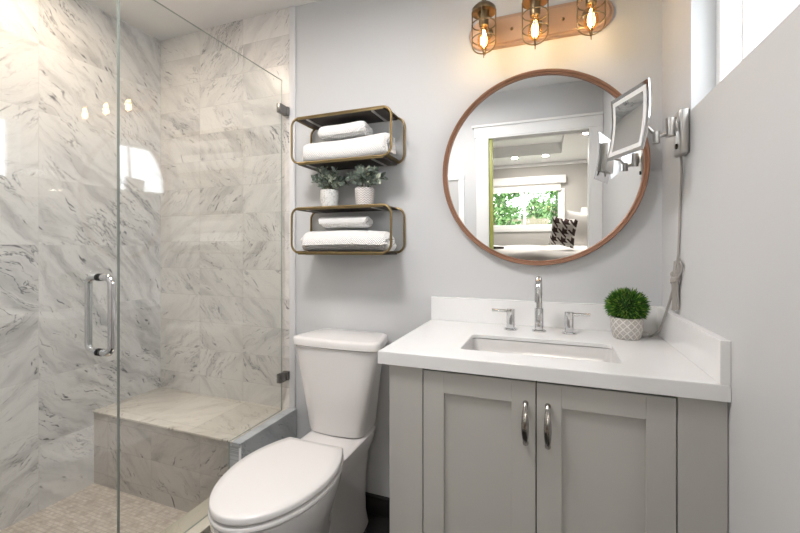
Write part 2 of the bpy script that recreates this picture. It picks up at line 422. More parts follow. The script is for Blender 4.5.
bm = B(); box(bm, BX0, BX1, BY0, BY1, ZF - .1, ZF); struct('floor_bedroom', bm, m_bfloor, smooth=False)
TX0, TX1, TY0, TY1 = -2.6, -.20, -6.15, -3.0
bm = B()
box(bm, BX0, BX1, BY0, TY0, BZ, BZ + .28); box(bm, BX0, BX1, TY1, BY1, BZ, BZ + .28)
box(bm, BX0, TX0, TY0, TY1, BZ, BZ + .28); box(bm, TX1, BX1, TY0, TY1, BZ, BZ + .28); box(bm, TX0, TX1, TY0, TY1, BZ + .2, BZ + .28)
struct('ceiling_bedroom', bm, m_white, smooth=False)
bm = B(); box(bm, BX0, BX1, BY0, BY0 + .05, BZ - .07, BZ, .01); struct('trim_5', bm, m_white)
w = bpy.data.objects.new('window_2', None); C.objects.link(w); w['kind'] = 'structure'; w.location = (-.9, BY0, VZ0)
bm = B(); yy = BY0 - .06
box(bm, WX0, WX1, yy, yy + .05, VZ0, VZ0 + .045, .004); box(bm, WX0, WX1, yy, yy + .05, VZ1 - .045, VZ1, .004)
for a, c_ in ((WX0, WX0 + .05), (WX1 - .05, WX1)): box(bm, a, c_, yy, yy + .05, VZ0 + .045, VZ1 - .045, .004)
box(bm, -.93, -.87, yy, yy + .05, VZ0 + .045, VZ1 - .045, .004)
p = part('window_frame', bm, m_vinyl, w); p['kind'] = 'structure'
bm = B(); box(bm, WX0 - .08, WX1 + .08, BY0, BY0 + .03, VZ0 - .10, VZ0, .004); box(bm, WX0 - .08, WX0, BY0, BY0 + .02, VZ0, VZ1, .003)
box(bm, WX1, WX1 + .08, BY0, BY0 + .02, VZ0, VZ1, .003)
p = part('window_sill', bm, m_white, w); p['kind'] = 'structure'
bm = B(); box(bm, WX0, WX1, yy + .02, yy + .024, VZ0 + .04, VZ1 - .04); p = part('pane', bm, m_wglass, w, smooth=False); p['kind'] = 'structure'
s = thing('roller_blind', (-.9, BY0 + .05, VZ1), 'white raised roller blind cassette above the bedroom window', 'blind')
bm = B(); box(bm, WX0 - .08, WX1 + .1, BY0 + .021, BY0 + .12, VZ1 + .10, VZ1 + .26, .01); part('cassette', bm, m_white, s)
bm = B(); box(bm, WX0 + .0, WX1 - .0, BY0 + .05, BY0 + .056, VZ1 - .03, VZ1 + .11); box(bm, WX0, WX1, BY0 + .045, BY0 + .062, VZ1 - .05, VZ1 - .03, .003)
part('blind_fabric', bm, m_shade, s)
def downlight(x, y, z, lab, power, col=(1, .93, .84), grp='recessed bedroom ceiling lights'):
    t = thing('recessed_downlight', (x, y, z), lab, 'ceiling light', grp)
    bm = B(); lathe(bm, (x, y, z), [(.075, -.004), (.078, -.001), (.078, .0), (.060, .0), (.058, -.004)], caps=False); part('trim_ring', bm, m_white, t)
    bm = B(); lathe(bm, (x, y, z), [(.058, -.003), (.0005, -.0031)]); part('lens', bm, m_can, t)
    if power: area('downlight_light', (x, y, z - .02), (0, 0, 0), .1, .1, power, col, 'DISK')
downlight(.10, -4.6, BZ, 'round recessed downlight nearest the doorway in the bedroom ceiling', 15)
downlight(-.47, -6.2, BZ, 'recessed downlight above the middle of the bedroom window', 13)
downlight(-1.02, -6.2, BZ, 'recessed downlight above the left end of the bedroom window', 13)
# bed
bd = thing('bed', (-.3, -5.6, ZF), 'bed made up with plain white bedding in the room beyond the doorway', 'bed')
def soft(bm, x0, x1, y0, y1, z0, z1, r, seed, amp=.01, n=24):
    rnd = random.Random(seed); ph = [rnd.uniform(0, 6) for _ in range(6)]
    fs = box(bm, x0, x1, y0, y1, z0, z1)
    bmesh.ops.subdivide_edges(bm, edges=list({e for f in fs for e in f.edges}), cuts=n, use_grid_fill=True)
    cx, cy, cz = (x0 + x1) / 2, (y0 + y1) / 2, (z0 + z1) / 2; hx, hy, hz = (x1 - x0) / 2, (y1 - y0) / 2, (z1 - z0) / 2
    for v in bm.verts:
        d = [v.co.x - cx, v.co.y - cy, v.co.z - cz]; h = (hx, hy, hz); q = []
        e = [max(0, abs(d[i]) - (h[i] - r)) for i in range(3)]; L = math.sqrt(sum(k * k for k in e))
        for i in range(3):
            base = min(abs(d[i]), h[i] - r)
            q.append(math.copysign(base + (e[i] / L * r if L > 0 else 0) if L > 0 else abs(d[i]), d[i]))
        wv = amp * (math.sin(9 * v.co.x + ph[0] + 3 * math.sin(4 * v.co.y + ph[1])) + .6 * math.sin(13 * v.co.y + 5 * v.co.x + ph[2]))
        v.co = Vector((cx + q[0], cy + q[1], cz + q[2] + (wv if d[2] > 0 else 0)))
bm = B(); box(bm, -2.1, 1.0, -6.55, -4.5, ZF + .12, .5, .03); part('mattress', bm, m_bedding, bd)
bm = B(); soft(bm, -2.15, 1.03, -6.6, -4.45, .42, .93, .10, 2, .012); part('duvet', bm, m_bedding, bd)
for x in (-1.95, .85):
    for y in (-6.4, -4.65): bm = B(); box(bm, x - .04, x + .04, y - .04, y + .04, ZF, ZF + .13); part('leg', bm, m_wooddk, bd)
bm = B(); box(bm, -2.0, .95, -6.5, -4.55, ZF + .05, ZF + .12)
part('bed_frame', bm, m_wooddk, bd)
def pillow(name, c, w_, h_, t_, rot, mat, lab):
    bm = B(); N = 18
    grid = {}
    for side in (1, -1):
        for i in range(N + 1):
            for j in range(N + 1):
                u, v = -1 + 2 * i / N, -1 + 2 * j / N
                if side == -1 and (i in (0, N) or j in (0, N)): grid[side, i, j] = grid[1, i, j]; continue
                th = (max(0, (1 - u * u)) * max(0, (1 - v * v))) ** .45
                pin = 1 - .07 * (1 - abs(v)) * (abs(u) ** 3); pin2 = 1 - .07 * (1 - abs(u)) * (abs(v) ** 3)
                grid[side, i, j] = bm.verts.new((u * w_ / 2 * pin, side * t_ / 2 * th, v * h_ / 2 * pin2))
        for i in range(N):
            for j in range(N): bm.faces.new((grid[side, i, j], grid[side, i + 1, j], grid[side, i + 1, j + 1], grid[side, i, j + 1]))
    o = obj(name, bm, mat, loc=c); o.rotation_euler = rot; return tag(o, lab, 'pillow')
pillow('throw_pillow', (-.21, -4.72, 1.205), .36, .44, .20, (R(-10), R(10), R(12)), m_hound, 'dark brown and white houndstooth throw pillow on the bed')
pillow('bed_pillow', (.03, -4.96, 1.25), .46, .52, .16, (R(-8), R(9), R(10)), m_bedding, 'plain cream pillow leaning behind the houndstooth pillow')
# nightstand + lamp
n_ = thing('nightstand', (.42, -5.9, ZF), 'small nightstand beside the head of the bed carrying a lamp', 'nightstand')
n_.location = (.30, -6.85, ZF)
bm = B(); box(bm, .05, .55, -7.08, -6.65, .12, .85, .01); part('body', bm, m_white, n_)
for x in (.09, .51):
    for y in (-7.04, -6.69): bm = B(); box(bm, x - .02, x + .02, y - .02, y + .02, ZF, .12); part('leg', bm, m_white, n_)
l_ = thing('table_lamp', (.31, -6.86, .85), 'white drum shade table lamp on the nightstand beyond the bed', 'lamp')
bm = B(); lathe(bm, (.31, -6.86, .85), [(.07, 0), (.08, .02), (.04, .05), (.07, .18), (.09, .3), (.04, .42), (.015, .46), (.015, .56)]); part('lamp_base', bm, m_shade, l_)
bm = B(); lathe(bm, (.31, -6.86, .85), [(.16, .5), (.135, .80), (.13, .80), (.155, .5)], caps=False); part('lamp_shade', bm, m_shade, l_)
t_ = thing('serving_tray', (-1.25, -5.0, .945), 'small dark tray lying on the white bed', 'tray')
bm = B(); lathe(bm, (-1.25, -5.0, .945), [(.0005, .012), (.14, .012), (.15, .03), (.156, .03), (.15, .0), (.0005, .0)]); part('tray_body', bm, m_wooddk, t_)
# narrow framed panel on the wall behind the camera
f_ = thing('framed_panel', (-1.25, YF, 1.5), 'narrow white framed panel on the wall left of the doorway', 'picture')
bm = B()
for a in ((-1.40, -1.10, 1.715, 1.765), (-1.40, -1.10, .70, .75), (-1.15, -1.10, .75, 1.715), (-1.40, -1.35, .75, 1.715)): box(bm, a[0], a[1], YF, YF + .022, a[2], a[3], .004)
part('frame', bm, m_white, f_)
bm = B(); box(bm, -1.35, -1.15, YF, YF + .008, .75, 1.715); part('panel', bm, M('panel_grey', (.55, .55, .55), .5), f_)
# garden
bm = B(); box(bm, -14, 12, -30, BY0 - .12, ZF - .4, ZF - .3); o = obj('lawn', bm, m_lawn, smooth=False); o['kind'] = 'structure'
fe = thing('garden_fence', (-1, -14, ZF - .3), 'weathered wooden board fence outside the bedroom window', 'fence')
bm = B(); x = -7.
while x < 5: box(bm, x, x + .14, -14.02, -14, ZF - .3, 1.62 + random.uniform(-.01, .01)); x += .15
part('board_panel', bm, m_fence, fe, smooth=False)
for x in (-6, -3.5, -1, 1.5, 4): bm = B(); box(bm, x - .05, x + .05, -14.12, -14.02, ZF - .3, 1.7); part('post', bm, m_fence, fe)
def leafquad(bm, p, d, up, L, Wd, fold=.25):
    d = d.normalized(); s_ = d.cross(up)
    if s_.length < 1e-4: s_ = d.cross(Vector((1, 0, 0)))
    s_.normalize(); nn = s_.cross(d)
    a = bm.verts.new(p); b = bm.verts.new(p + d * L)
    c = bm.verts.new(p + d * L * .35 + s_ * Wd / 2 + nn * Wd * fold); c2 = bm.verts.new(p + d * L * .75 + s_ * Wd * .42 + nn * Wd * fold)
    e = bm.verts.new(p + d * L * .35 - s_ * Wd / 2 + nn * Wd * fold); e2 = bm.verts.new(p + d * L * .75 - s_ * Wd * .42 + nn * Wd * fold)
    m = bm.verts.new(p + d * L * .5)
    for f in ((a, c, m), (c, c2, m), (c2, b, m), (a, m, e), (e, m, e2), (e2, m, b)): bm.faces.new(f)
def rv(r=random): return Vector((r.gauss(0, 1), r.gauss(0, 1), r.gauss(0, 1))).normalized()
def tree(x, y, h, rad, lab, n=1300):
    t = thing('garden_tree', (x, y, ZF - .3), lab, 'tree', 'trees outside the bedroom window')
    bm = B(); tube(bm, [(x, y, ZF - .3), (x + .05, y, h * .5), (x - .05, y + .05, h * .8)], [.1, .07, .03]); 
    for k in range(5):
        d = rv(); d.z = abs(d.z); tube(bm, [(x, y, h * .55), Vector((x, y, h * .6)) + d * rad * .8], [.03, .008], 6)
    part('trunk', bm, m_bark, t)
    bm = B(); cl = [(Vector((x, y, h * .72)) + Vector((rv().x * rad * .8, rv().y * rad * .6, rv().z * rad * .8)), rad * random.uniform(.25, .5)) for _ in range(14)]
    for i in range(n):
        c, r_ = random.choice(cl); leafquad(bm, c + rv() * r_ * random.uniform(.5, 1), rv(), rv(), .17, .09)
    part('crown', bm, m_tree, t)
tree(-2.2, -12, 3.0, 1.0, 'leafy green tree seen in the left pane of the bedroom window')
tree(.15, -11.3, 2.8, .85, 'bushy green tree filling the right pane of the bedroom window', 1700)
tree(-1.0, -16.2, 3.4, 1.2, 'distant green tree behind the fence between the two window panes')

# ------------------------------------------------------------------ bathroom ceiling: added fill lamp, shower downlight
cl = thing('added_fill_lamp', (-1.15, -1.05, ZC), 'round flush white lamp added out of view as room fill above the toilet area', 'ceiling light')  # unseen lamp body, put in to carry the overhead fill
bm = B(); lathe(bm, (-1.15, -1.05, ZC), [(.23, 0), (.235, -.02), (.23, -.05), (.215, -.05), (.215, 0)], caps=False); part('rim', bm, m_nickel, cl)
bm = B(); lathe(bm, (-1.15, -1.05, ZC), [(.214, -.045), (.15, -.06), (.0005, -.066)]); part('diffuser', bm, emis('fill_lamp_diffuser', (1, .96, .93), 1.2), cl)
t = thing('shower_downlight', (-2.22, -.72, ZC), 'recessed warm downlight in the ceiling over the shower', 'ceiling light')
bm = B(); lathe(bm, (-2.22, -.72, ZC), [(.082, 0), (.080, -.006), (.058, -.004), (.058, 0)], caps=False); part('trim_ring', bm, m_white, t)
bm = B(); lathe(bm, (-2.22, -.72, ZC), [(.058, -.003), (.0005, -.0031)]); part('lens', bm, m_can, t)

# ------------------------------------------------------------------ shower glass
GX = -1.655; GT = .008
def pane(bm, y0, y1, z0, z1):
    box(bm, GX - GT / 2, GX + GT / 2, y0, y1, z0, z1)
    for f in bm.faces:
        f.normal_update()
        f.material_index = 0 if abs(f.normal.x) > .5 else 1
sp = thing('shower_screen', (GX, -.4, .38), 'fixed clear glass panel standing on the marble knee wall beside the bench', 'shower screen')
bm = B(); 
prof = [(-.057, .3805), (-.057, 2.045), (-.864, 2.045), (-.864, .141), (-.4065, .141), (-.4065, .3805)]
r1 = [bm.verts.new((GX - GT / 2, a, b)) for a, b in prof]; r2 = [bm.verts.new((GX + GT / 2, a, b)) for a, b in prof]
bm.faces.new(r1); bm.faces.new(r2[::-1])
for i in range(6): f = bm.faces.new((r1[i], r1[(i + 1) % 6], r2[(i + 1) % 6], r2[i])); f.material_index = 1
part('glass_pane', bm, [m_glass, m_gedge], sp, smooth=False)
for z in (1.90, .545):
    bm = B(); box(bm, GX - .012, GX + .012, -.082, -.03, z - .022, z + .022, .002); box(bm, GX - .016, GX + .016, -.030, -.0125, z - .022, z + .022, .002)
    part('wall_clip', bm, m_dknick, sp)
dr = thing('shower_door', (GX, -1.2, .17), 'clear frameless glass shower door carrying the chrome pull handle', 'shower door')
bm = B(); pane(bm, -1.58, -.8675, .152, 2.045); part('glass_pane', bm, [m_glass, m_gedge], dr, smooth=False)
hy, hz0, hz1 = -.920, .882, 1.108
bm = B()
for s in (-1, 1):
    xo = GX + s * .052; r = .022
    pts = [(GX + s * .008, hy, hz0)] + [(xo - s * r + s * r * math.sin(R(a)), hy, hz0 + r - r * math.cos(R(a))) for a in range(0, 91, 15)] + \
          [(xo - s * r + s * r * math.cos(R(a)), hy, hz1 - r + r * math.sin(R(a))) for a in range(0, 91, 15)] + [(GX + s * .008, hy, hz1)]
    tube(bm, pts, .0102, 16)
h = part('handle', bm, m_chrome, dr)
for z in (hz0, hz1):
    bm = B()
    for s in (-1, 1): cyl(bm, (GX + s * .0045, hy, z), (GX + s * .010, hy, z), .0112)
    part('washer', bm, m_gap, h)

# ------------------------------------------------------------------ wall shelves
def shelf(name, z0, z1, lab):
    t = thing(name, (-1.24, 0, z0), lab, 'wall shelf', 'brass and wood wall shelves')
    x0, x1 = -1.512, -1.013
    for y, nm in ((-.17, 'front_loop'), (-.010, 'back_loop')):
        bm = B(); tube(bm, rrect(x0, x1, z0, z1, .04, y), .0052, 10, closed=True); part(nm, bm, m_brass, t)
    for z, nm in ((z1, 'top_board'), (z0, 'bottom_board')):
        bm = B(); box(bm, x0 + .034, x1 - .034, -.167, -.008, z - .009, z + .0015, .0015)
        p = part(nm, bm, m_wooddk, t)
        bm = B()                                   # brass band following the rounded corners and straps beneath
        for s, xc in ((-1, x0 + .04), (1, x1 - .04)):
            zz = z1 - .04 if z == z1 else z0 + .04
            sg = 1 if z == z1 else -1
            ring = []
            for y in (-.17, -.010):
                ring.append([(xc + s * .04 * math.sin(R(a)), y, zz + sg * .04 * math.cos(R(a))) for a in range(0, 40, 6)])
            vs = [[bm.verts.new(q) for q in r_] for r_ in ring]
            for i in range(len(vs[0]) - 1): bm.faces.new((vs[0][i], vs[0][i + 1], vs[1][i + 1], vs[1][i]))
        bmesh.ops.solidify(bm, geom=bm.faces[:], thickness=.002)
        box(bm, x0 + .036, x1 - .036, -.1735, -.1685, z - .0095, z + .004, .0012)
        part('edge_band', bm, m_brass, p)
        for xs in (x0 + .075, x1 - .095):
            bm = B(); box(bm, xs, xs + .014, -.167, -.012, z - .0115, z - .0088, .0005); part('strap', bm, m_nickel, p)
    return t
shelf('wall_shelf', 1.590, 1.798, 'upper brass framed dark wood wall shelf holding towels above the plants')
shelf('wall_shelf', 1.1775, 1.382, 'lower brass framed wall shelf with two potted plants on top')

# ------------------------------------------------------------------ towels
def towel(name, x0, x1, yc, zb, ry, rz, turns, seed, lab, wedge=0., p0=.75, tilt=0.):
    rnd = random.Random(seed); bm = B(); NS = 40; NT_ = int(turns * 36); rin = .12
    step = (1 - rin) / turns; ph = [rnd.uniform(0, 6.28) for _ in range(8)]
    rings = []
    for i in range(NS + 1):
        s = i / NS; x = x0 + (x1 - x0) * s
        ed = min(s, 1 - s) * (x1 - x0); rd = .030
        sh = 1. if ed > rd else .62 + .38 * math.sqrt(max(0, 1 - (1 - ed / rd) ** 2))
        outer, inner = [], []
        for k in range(NT_ + 1):
            t = k / NT_; a = 2 * math.pi * turns * t + math.pi * p0
            r_o = rin + (1 - rin) * t; th = step * .86
            if t > .94: th *= 1 - (t - .94) / .06 * .6
            wob = 1 + .025 * math.sin(3 * a + ph[0] + 2.5 * s) + .02 * math.sin(7 * s + ph[1] + a)
            jut = .006 * math.sin(2.2 * a + ph[3]) * (1 if s > .5 else -1) * (1 if ed < .002 else .4 if ed < .02 else 0)
            for lst, q in ((outer, r_o), (inner, max(.02, r_o - th))):
                cx_, sz_ = math.cos(a), math.sin(a)
                yy = math.copysign(abs(cx_) ** .84, cx_) * q * ry * wob * (sh if q > .8 else 1)
                zz = math.copysign(abs(sz_) ** .84, sz_) * q * rz * wob * (sh if q > .8 else 1)
                hz = zz + rz
                hz *= 1 + wedge * (s - .5)
                lst.append((x + jut, yc + yy, zb + hz + tilt * (x - (x0 + x1) / 2) + .002 * math.sin(14 * x + ph[4])))
        rings.append(outer + inner[::-1])
    loft(bm, rings)
    zmin = min(v.co.z for v in bm.verts)
    for v in bm.verts: v.co.z += zb - zmin
    o = obj(name, bm, m_towel, angle=60); tag(o, lab, 'towel', 'white waffle towels on the shelves')
    own_origin(o, ((x0 + x1) / 2, yc, zb)); return o
towel('folded_towel', -1.478, -1.040, -.092, 1.5922, .070, .057, 2.3, 1, 'large white rolled waffle towel on the upper shelf, under the small towel', .16)
towel('folded_towel', -1.390, -1.155, -.095, 1.704, .058, .040, 2.2, 5, 'small white rolled towel lying on top of the large upper shelf towel', .0)
towel('folded_towel', -1.478, -1.045, -.092, 1.180, .070, .058, 2.4, 9, 'large white rolled waffle towel on the lower shelf, bottom of its pair', -.04, .25)
towel('folded_towel', -1.380, -1.148, -.100, 1.290, .058, .034, 1.9, 12, 'small flat folded white towel on top of the large lower shelf towel', -.06, .2)

# ------------------------------------------------------------------ eucalyptus pots
def euc(x, y, z, potm, seed, lab, lean):
    rnd = random.Random(seed); t = thing('potted_plant', (x, y, z), lab, 'potted plant', 'potted plants on the lower shelf')
    bm = B(); lathe(bm, (x, y, z), [(.034, 0), (.0385, .003), (.043, .05), (.0435, .078), (.0425, .082), (.040, .080), (.039, .068), (.0005, .068)])
    part('pot', bm, potm, t)
    bm = B(); lathe(bm, (x, y, z), [(.039, .069), (.02, .072), (.0005, .073)]); part('soil', bm, m_soil, t)
    bs, bl = B(), B()
    for k in range(17):
        a = rnd.uniform(0, 6.28); out = rnd.uniform(.02, .105) ; h = rnd.uniform(.055, .098) if out > .05 else rnd.uniform(.07, .105)
        ex = .85 * out * math.cos(a) + lean; ey = max(-.075, min(.075, out * math.sin(a)))
        p0 = Vector((x + .015 * math.cos(a), y + .015 * math.sin(a), z + .07))
        p2 = Vector((x + ex, min(-.02, y + ey), z + .07 + h - .5 * max(0, out - .06)))
        p1 = p0.lerp(p2, .45) + Vector((0, 0, .03))
        pts = [p0 * (1 - s) ** 2 + p1 * 2 * s * (1 - s) + p2 * s * s for s in [i / 8 for i in range(9)]]
        tube(bs, pts, .0011, 5)
        for i in range(2, 9):
            tng = (pts[i] - pts[i - 1]).normalized()
            for sd in (0, 1, 2):
                ax = rnd.uniform(0, 6.28); aa, bb = frame_of(tng); side = aa * math.cos(ax) + bb * math.sin(ax)
                d = (side * rnd.uniform(.7, 1.1) + tng * rnd.uniform(.4, 1.0)).normalized()
                q = pts[i] + d * .026
                if q.y > -.006: d.y = -abs(d.y)
                leafquad(bl, pts[i], d, rv(rnd), rnd.uniform(.022, .034), rnd.uniform(.011, .018), .15)
    part('stems', bs, m_stem, t); part('foliage', bl, m_euca, t, smooth=False)
euc(-1.356, -.092, 1.3865, m_speck, 21, 'grey-green leafy plant in the left pale speckled pot on the shelf', -.006)
euc(-1.174, -.092, 1.3865, m_chev, 22, 'grey-green leafy plant in the right chevron patterned pot on the shelf', .010)

# ------------------------------------------------------------------ toilet
TX = -1.242
to = thing('toilet', (TX, -.4, ZF), 'white two-piece toilet with closed lid between knee wall and vanity', 'toilet')
def egg(cx, yb, yf, hw, z, n=56, flat=0.):
    out = []; L = yb - yf; ym = yb - L * .42
    for k in range(n):
        a = 2 * math.pi * k / n; cx_, s_ = math.cos(a), math.sin(a)
        if s_ < 0: y = ym + s_ * (ym - yf); x = hw * math.copysign(abs(cx_) ** .92, cx_)
        else: y = ym + math.copysign(abs(s_) ** (1 - flat), s_) * (yb - ym); x = hw * math.copysign(abs(cx_) ** (1 - .55 * flat), cx_)
        out.append((cx + x, y, z))
    return out
def srect(cx, hw, y0, y1, z, p=.35, n=56, bulge=0.):
    out = []; cy, hy_ = (y0 + y1) / 2, (y1 - y0) / 2
    for k in range(n):
        a = 2 * math.pi * k / n; c_, s_ = math.cos(a), math.sin(a)
        xx = math.copysign(abs(c_) ** p, c_); yy = math.copysign(abs(s_) ** p, s_)
        b_ = -bulge * (1 - xx * xx) if yy < -.5 else 0
        out.append((cx + hw * xx, cy + hy_ * yy + b_, z))
    return out
def seat_ring(z, grow=0., sx=1., fy=0., ry=0., n=64):
    out = []; ym = -.585; hb = .122; yb = -.388 + ry; yf = -.858 - fy
    m = n // 2
    for k in range(m + 1):                       # front half ellipse, right to left
        a = -math.pi * k / m; out.append(((.179 + grow) * sx * math.cos(a), ym + (ym - yf + grow) * math.sin(a)))
    side = 12
    for k in range(1, side + 1):                 # left flank narrowing backwards
        u = k / side; out.append((-(.179 - (.179 - hb) * u ** 2 + grow) * sx, ym + (yb - ym + grow) * u))
    for k in range(1, 6): out.append(((-(hb + grow) + 2 * (hb + grow) * k / 6) * sx, yb + grow))
    for k in range(side, 0, -1):
        u = k / side; out.append(((.179 - (.179 - hb) * u ** 2 + grow) * sx, ym + (yb - ym + grow) * u))
    return [(TX + x, y, z) for x, y in out]
bm = B()
loft(bm, [seat_ring(.398, -.012), seat_ring(.394, -.004), seat_ring(.36, -.005), seat_ring(.30, -.018, .97, -.01), seat_ring(.22, -.03, .86, -.045, .03),
          seat_ring(.13, -.04, .74, -.08, .06), seat_ring(.04, -.045, .68, -.10, .08), seat_ring(-.03, -.045, .67, -.10, .08), seat_ring(ZF, -.038, .70, -.10, .08)])
TK = -1.258
def trect(hwf, hwb, y0, y1, z, p=.22, n=64, bulge=0., cx=None):
    out = []; cx = TK if cx is None else cx; cy, hy_ = (y0 + y1) / 2, (y1 - y0) / 2
    for k in range(n):
        a = 2 * math.pi * k / n; c_, s_ = math.cos(a), math.sin(a)
        xx = math.copysign(abs(c_) ** p, c_); yy = math.copysign(abs(s_) ** p, s_)
        hw = hwf + (hwb - hwf) * (yy + 1) / 2
        out.append((cx + hw * xx, cy + hy_ * yy - (bulge * (1 - xx * xx) if yy < 0 else 0) * -yy, z))
    return out
loft(bm, [trect(.122, .125, -.46, -.035, .384, .3), trect(.129, .132, -.47, -.030, .378, .3), trect(.127, .126, -.47, -.030, .34, .3), trect(.112, .100, -.48, -.035, .28, .3),
          trect(.100, .086, -.50, -.04, .18, .3), trect(.098, .082, -.52, -.04, .08, .3), trect(.104, .084, -.53, -.04, 0., .3), trect(.115, .095, -.54, -.035, ZF, .3)])
part('bowl', bm, m_porc, to, angle=50)
bm = B(); loft(bm, [seat_ring(.400, -.004), seat_ring(.404, .001), seat_ring(.413, .001), seat_ring(.4165, -.003)])
part('seat', bm, m_seat, to, angle=50)
bm = B(); loft(bm, [seat_ring(.4225, -.018), seat_ring(.4245, -.004), seat_ring(.4262, -.0005), seat_ring(.4390, -.001), seat_ring(.4440, -.005), seat_ring(.4465, -.03), seat_ring(.4475, -.08)])
ld = part('lid', bm, m_seat, to, angle=50)
for sd in (-1, 1):
    bm = B(); cyl(bm, (TX + sd * .06 - .02, -.380, .412), (TX + sd * .06 + .02, -.380, .412), .009, n=16); part('hinge', bm, m_seat, ld)
bm = B(); rings = []
for z, a, b_, yf in ((.3765, .118, .116, -.190), (.382, .130, .127, -.204), (.41, .136, .131, -.209), (.60, .176, .144, -.220), (.745, .206, .160, -.228), (.759, .208, .161, -.229)):
    rings.append(trect(a, b_, yf, -.025, z + .008, bulge=.020, cx=TK - .010 * (.76 - z) / .38))
loft(bm, rings); part('tank', bm, m_porc, to, angle=50)
bm = B(); loft(bm, [trect(.208, .164, -.230, -.018, 0.7680, bulge=.018), trect(.217, .172, -.238, -.012, 0.7720, bulge=.018), trect(.217, .172, -.238, -.012, 0.7960, bulge=.018),
                    trect(.213, .168, -.234, -.016, 0.8035, bulge=.018), trect(.198, .155, -.218, -.03, 0.8070, bulge=.016)])
part('tank_lid', bm, m_porc, to, angle=60)

# ------------------------------------------------------------------ vanity
va = thing('vanity_cabinet', (-.43, -.3, ZF), 'greige shaker vanity cabinet with two doors against the right wall', 'cabinet')
FY = -.588
bm = B()
box(bm, -.849, -.831, FY + .022, -.004, .06, .842); box(bm, -.020, -.002, FY + .022, -.004, .06, .842)          # carcass sides, back, floor
box(bm, -.831, -.020, -.022, -.004, .06, .842); box(bm, -.831, -.020, FY + .022, -.022, .06, .078); box(bm, -.831, -.020, FY + .022, FY + .04, .79, .842)
box(bm, -.80, -.020, FY + .08, -.02, ZF, .06)
box(bm, -.849, -.743, FY + .0005, FY + .022, ZF, .842, .0012)   # left stile
box(bm, -.100, -.002, FY + .0005, FY + .022, ZF, .842, .0012)
part('body', bm, m_cab, va, smooth=False)
bm = B(); box(bm, -.743, -.100, FY + .0195, FY + .0215, .0, .842); part('dark_gap', bm, m_gap, va, smooth=False)
def vdoor(x0, x1, z0, z1, hx):
    bm = B(); st = .0625
    yb, yf = FY + .019, FY
    box(bm, x0, x0 + st, yf, yb, z0, z1, .0012); box(bm, x1 - st, x1, yf, yb, z0, z1, .0012)
    box(bm, x0 + st, x1 - st, yf, yb, z1 - st + .001, z1, .0012); box(bm, x0 + st, x1 - st, yf, yb, z0, z0 + st, .0012)
    box(bm, x0 + st - .003, x1 - st + .003, yf + .009, yb, z0 + st - .003, z1 - st + .003)
    d = part('door', bm, m_cab, va, smooth=False)
    bm = B(); zt, zb_ = .778, .663; rings = []
    for i in range(25):
        q = i / 24; hwid = .0035 + .0062 * math.sin(math.pi * q) ** .8; th = .0028 + .0022 * math.sin(math.pi * q); yc = yf - .006 - .022 * math.sin(math.pi * q) ** .7
        rings.append([(hx + hwid * math.cos(2 * math.pi * k / 16), yc + th * math.sin(2 * math.pi * k / 16), zb_ + (zt - zb_) * q) for k in range(16)])
    loft(bm, rings)
    for z in (zt - .004, zb_ + .004): lathe(bm, (hx, yf, z), [(.0078, 0), (.0075, -.004), (.004, -.009)], 18, 'y')
    part('handle', bm, m_pull, d)
vdoor(-.7400, -.4240, .0, .833, -.4495)
vdoor(-.4210, -.1030, .0, .833, -.3930)

ct = thing('countertop', (-.44, -.3, .842), 'white quartz vanity countertop with backsplash, cut out for the sink', 'countertop')
SX0, SX1, SY0, SY1 = -.652, -.200, -.487, -.255
bm = B()
def ring2(x0, x1, y0, y1, r, z, n=6): return [Vector((p[0], p[2], z)) for p in rrect(x0, x1, y0, y1, r, 0, n)]
OX0, OX1, OY0, OY1 = -.882, -.001, -.602, -.001
for z in (.88, .842):
    inn = [bm.verts.new(p) for p in ring2(SX0, SX1, SY0, SY1, .018, z if z > .87 else .868)]
    outc = [bm.verts.new((x, y, z)) for x, y in ((OX1, OY1), (OX0, OY1), (OX0, OY0), (OX1, OY0))]
    k = len(inn) // 4
    for i in range(4):
        seg = inn[i * k:(i + 1) * k]
        for a, b_ in zip(seg, seg[1:]): bm.faces.new((outc[i], a, b_))
        bm.faces.new((outc[i], seg[-1], inn[((i + 1) * k) % len(inn)], outc[(i + 1) % 4]))
    if z == .88: ti, to_ = inn, outc
    else: bi, bo = inn, outc
for i in range(len(ti)): j = (i + 1) % len(ti); bm.faces.new((ti[i], ti[j], bi[j], bi[i]))
for i in range(4): j = (i + 1) % 4; bm.faces.new((to_[i], to_[j], bo[j], bo[i]))
bmesh.ops.recalc_face_normals(bm, faces=bm.faces)
es = [e for e in bm.edges if len(e.link_faces) == 2 and e.calc_face_angle() > 1.2 and e.verts[0].co.z > .87 and e.verts[1].co.z > .87]
bmesh.ops.bevel(bm, geom=es, offset=.0015, segments=2, affect='EDGES')
part('slab', bm, m_quartz, ct, smooth=False)
bm = B(); box(bm, -.882, -.001, -.020, -.0005, .8802, .982, .0012); part('backsplash', bm, m_quartz, ct, smooth=False)
bm = B(); box(bm, -.0205, -.0005, -.600, -.0202, .8802, .982, .0012); part('side_splash', bm, m_quartz, ct, smooth=False)
sk = thing('sink', (-.426, -.37, .72), 'white undermount rectangular sink basin below the counter cutout', 'sink')
bm = B(); rs = []
e_ = .006
for z, d, r in ((.8650, -.007, .026), (.8655, -.002, .020), (.864, -.001, .020), (.76, .006, .03), (.715, .014, .04), (.702, .035, .045), (.699, .07, .03)):
    rs.append(ring2(SX0 + d, SX1 - d, SY0 + d, SY1 - d, r, z))
loft(bm, rs, caps=False); bm.faces.new([bm.verts.new(p) for p in rs[-1]])
part('basin', bm, m_basin, sk, angle=50)
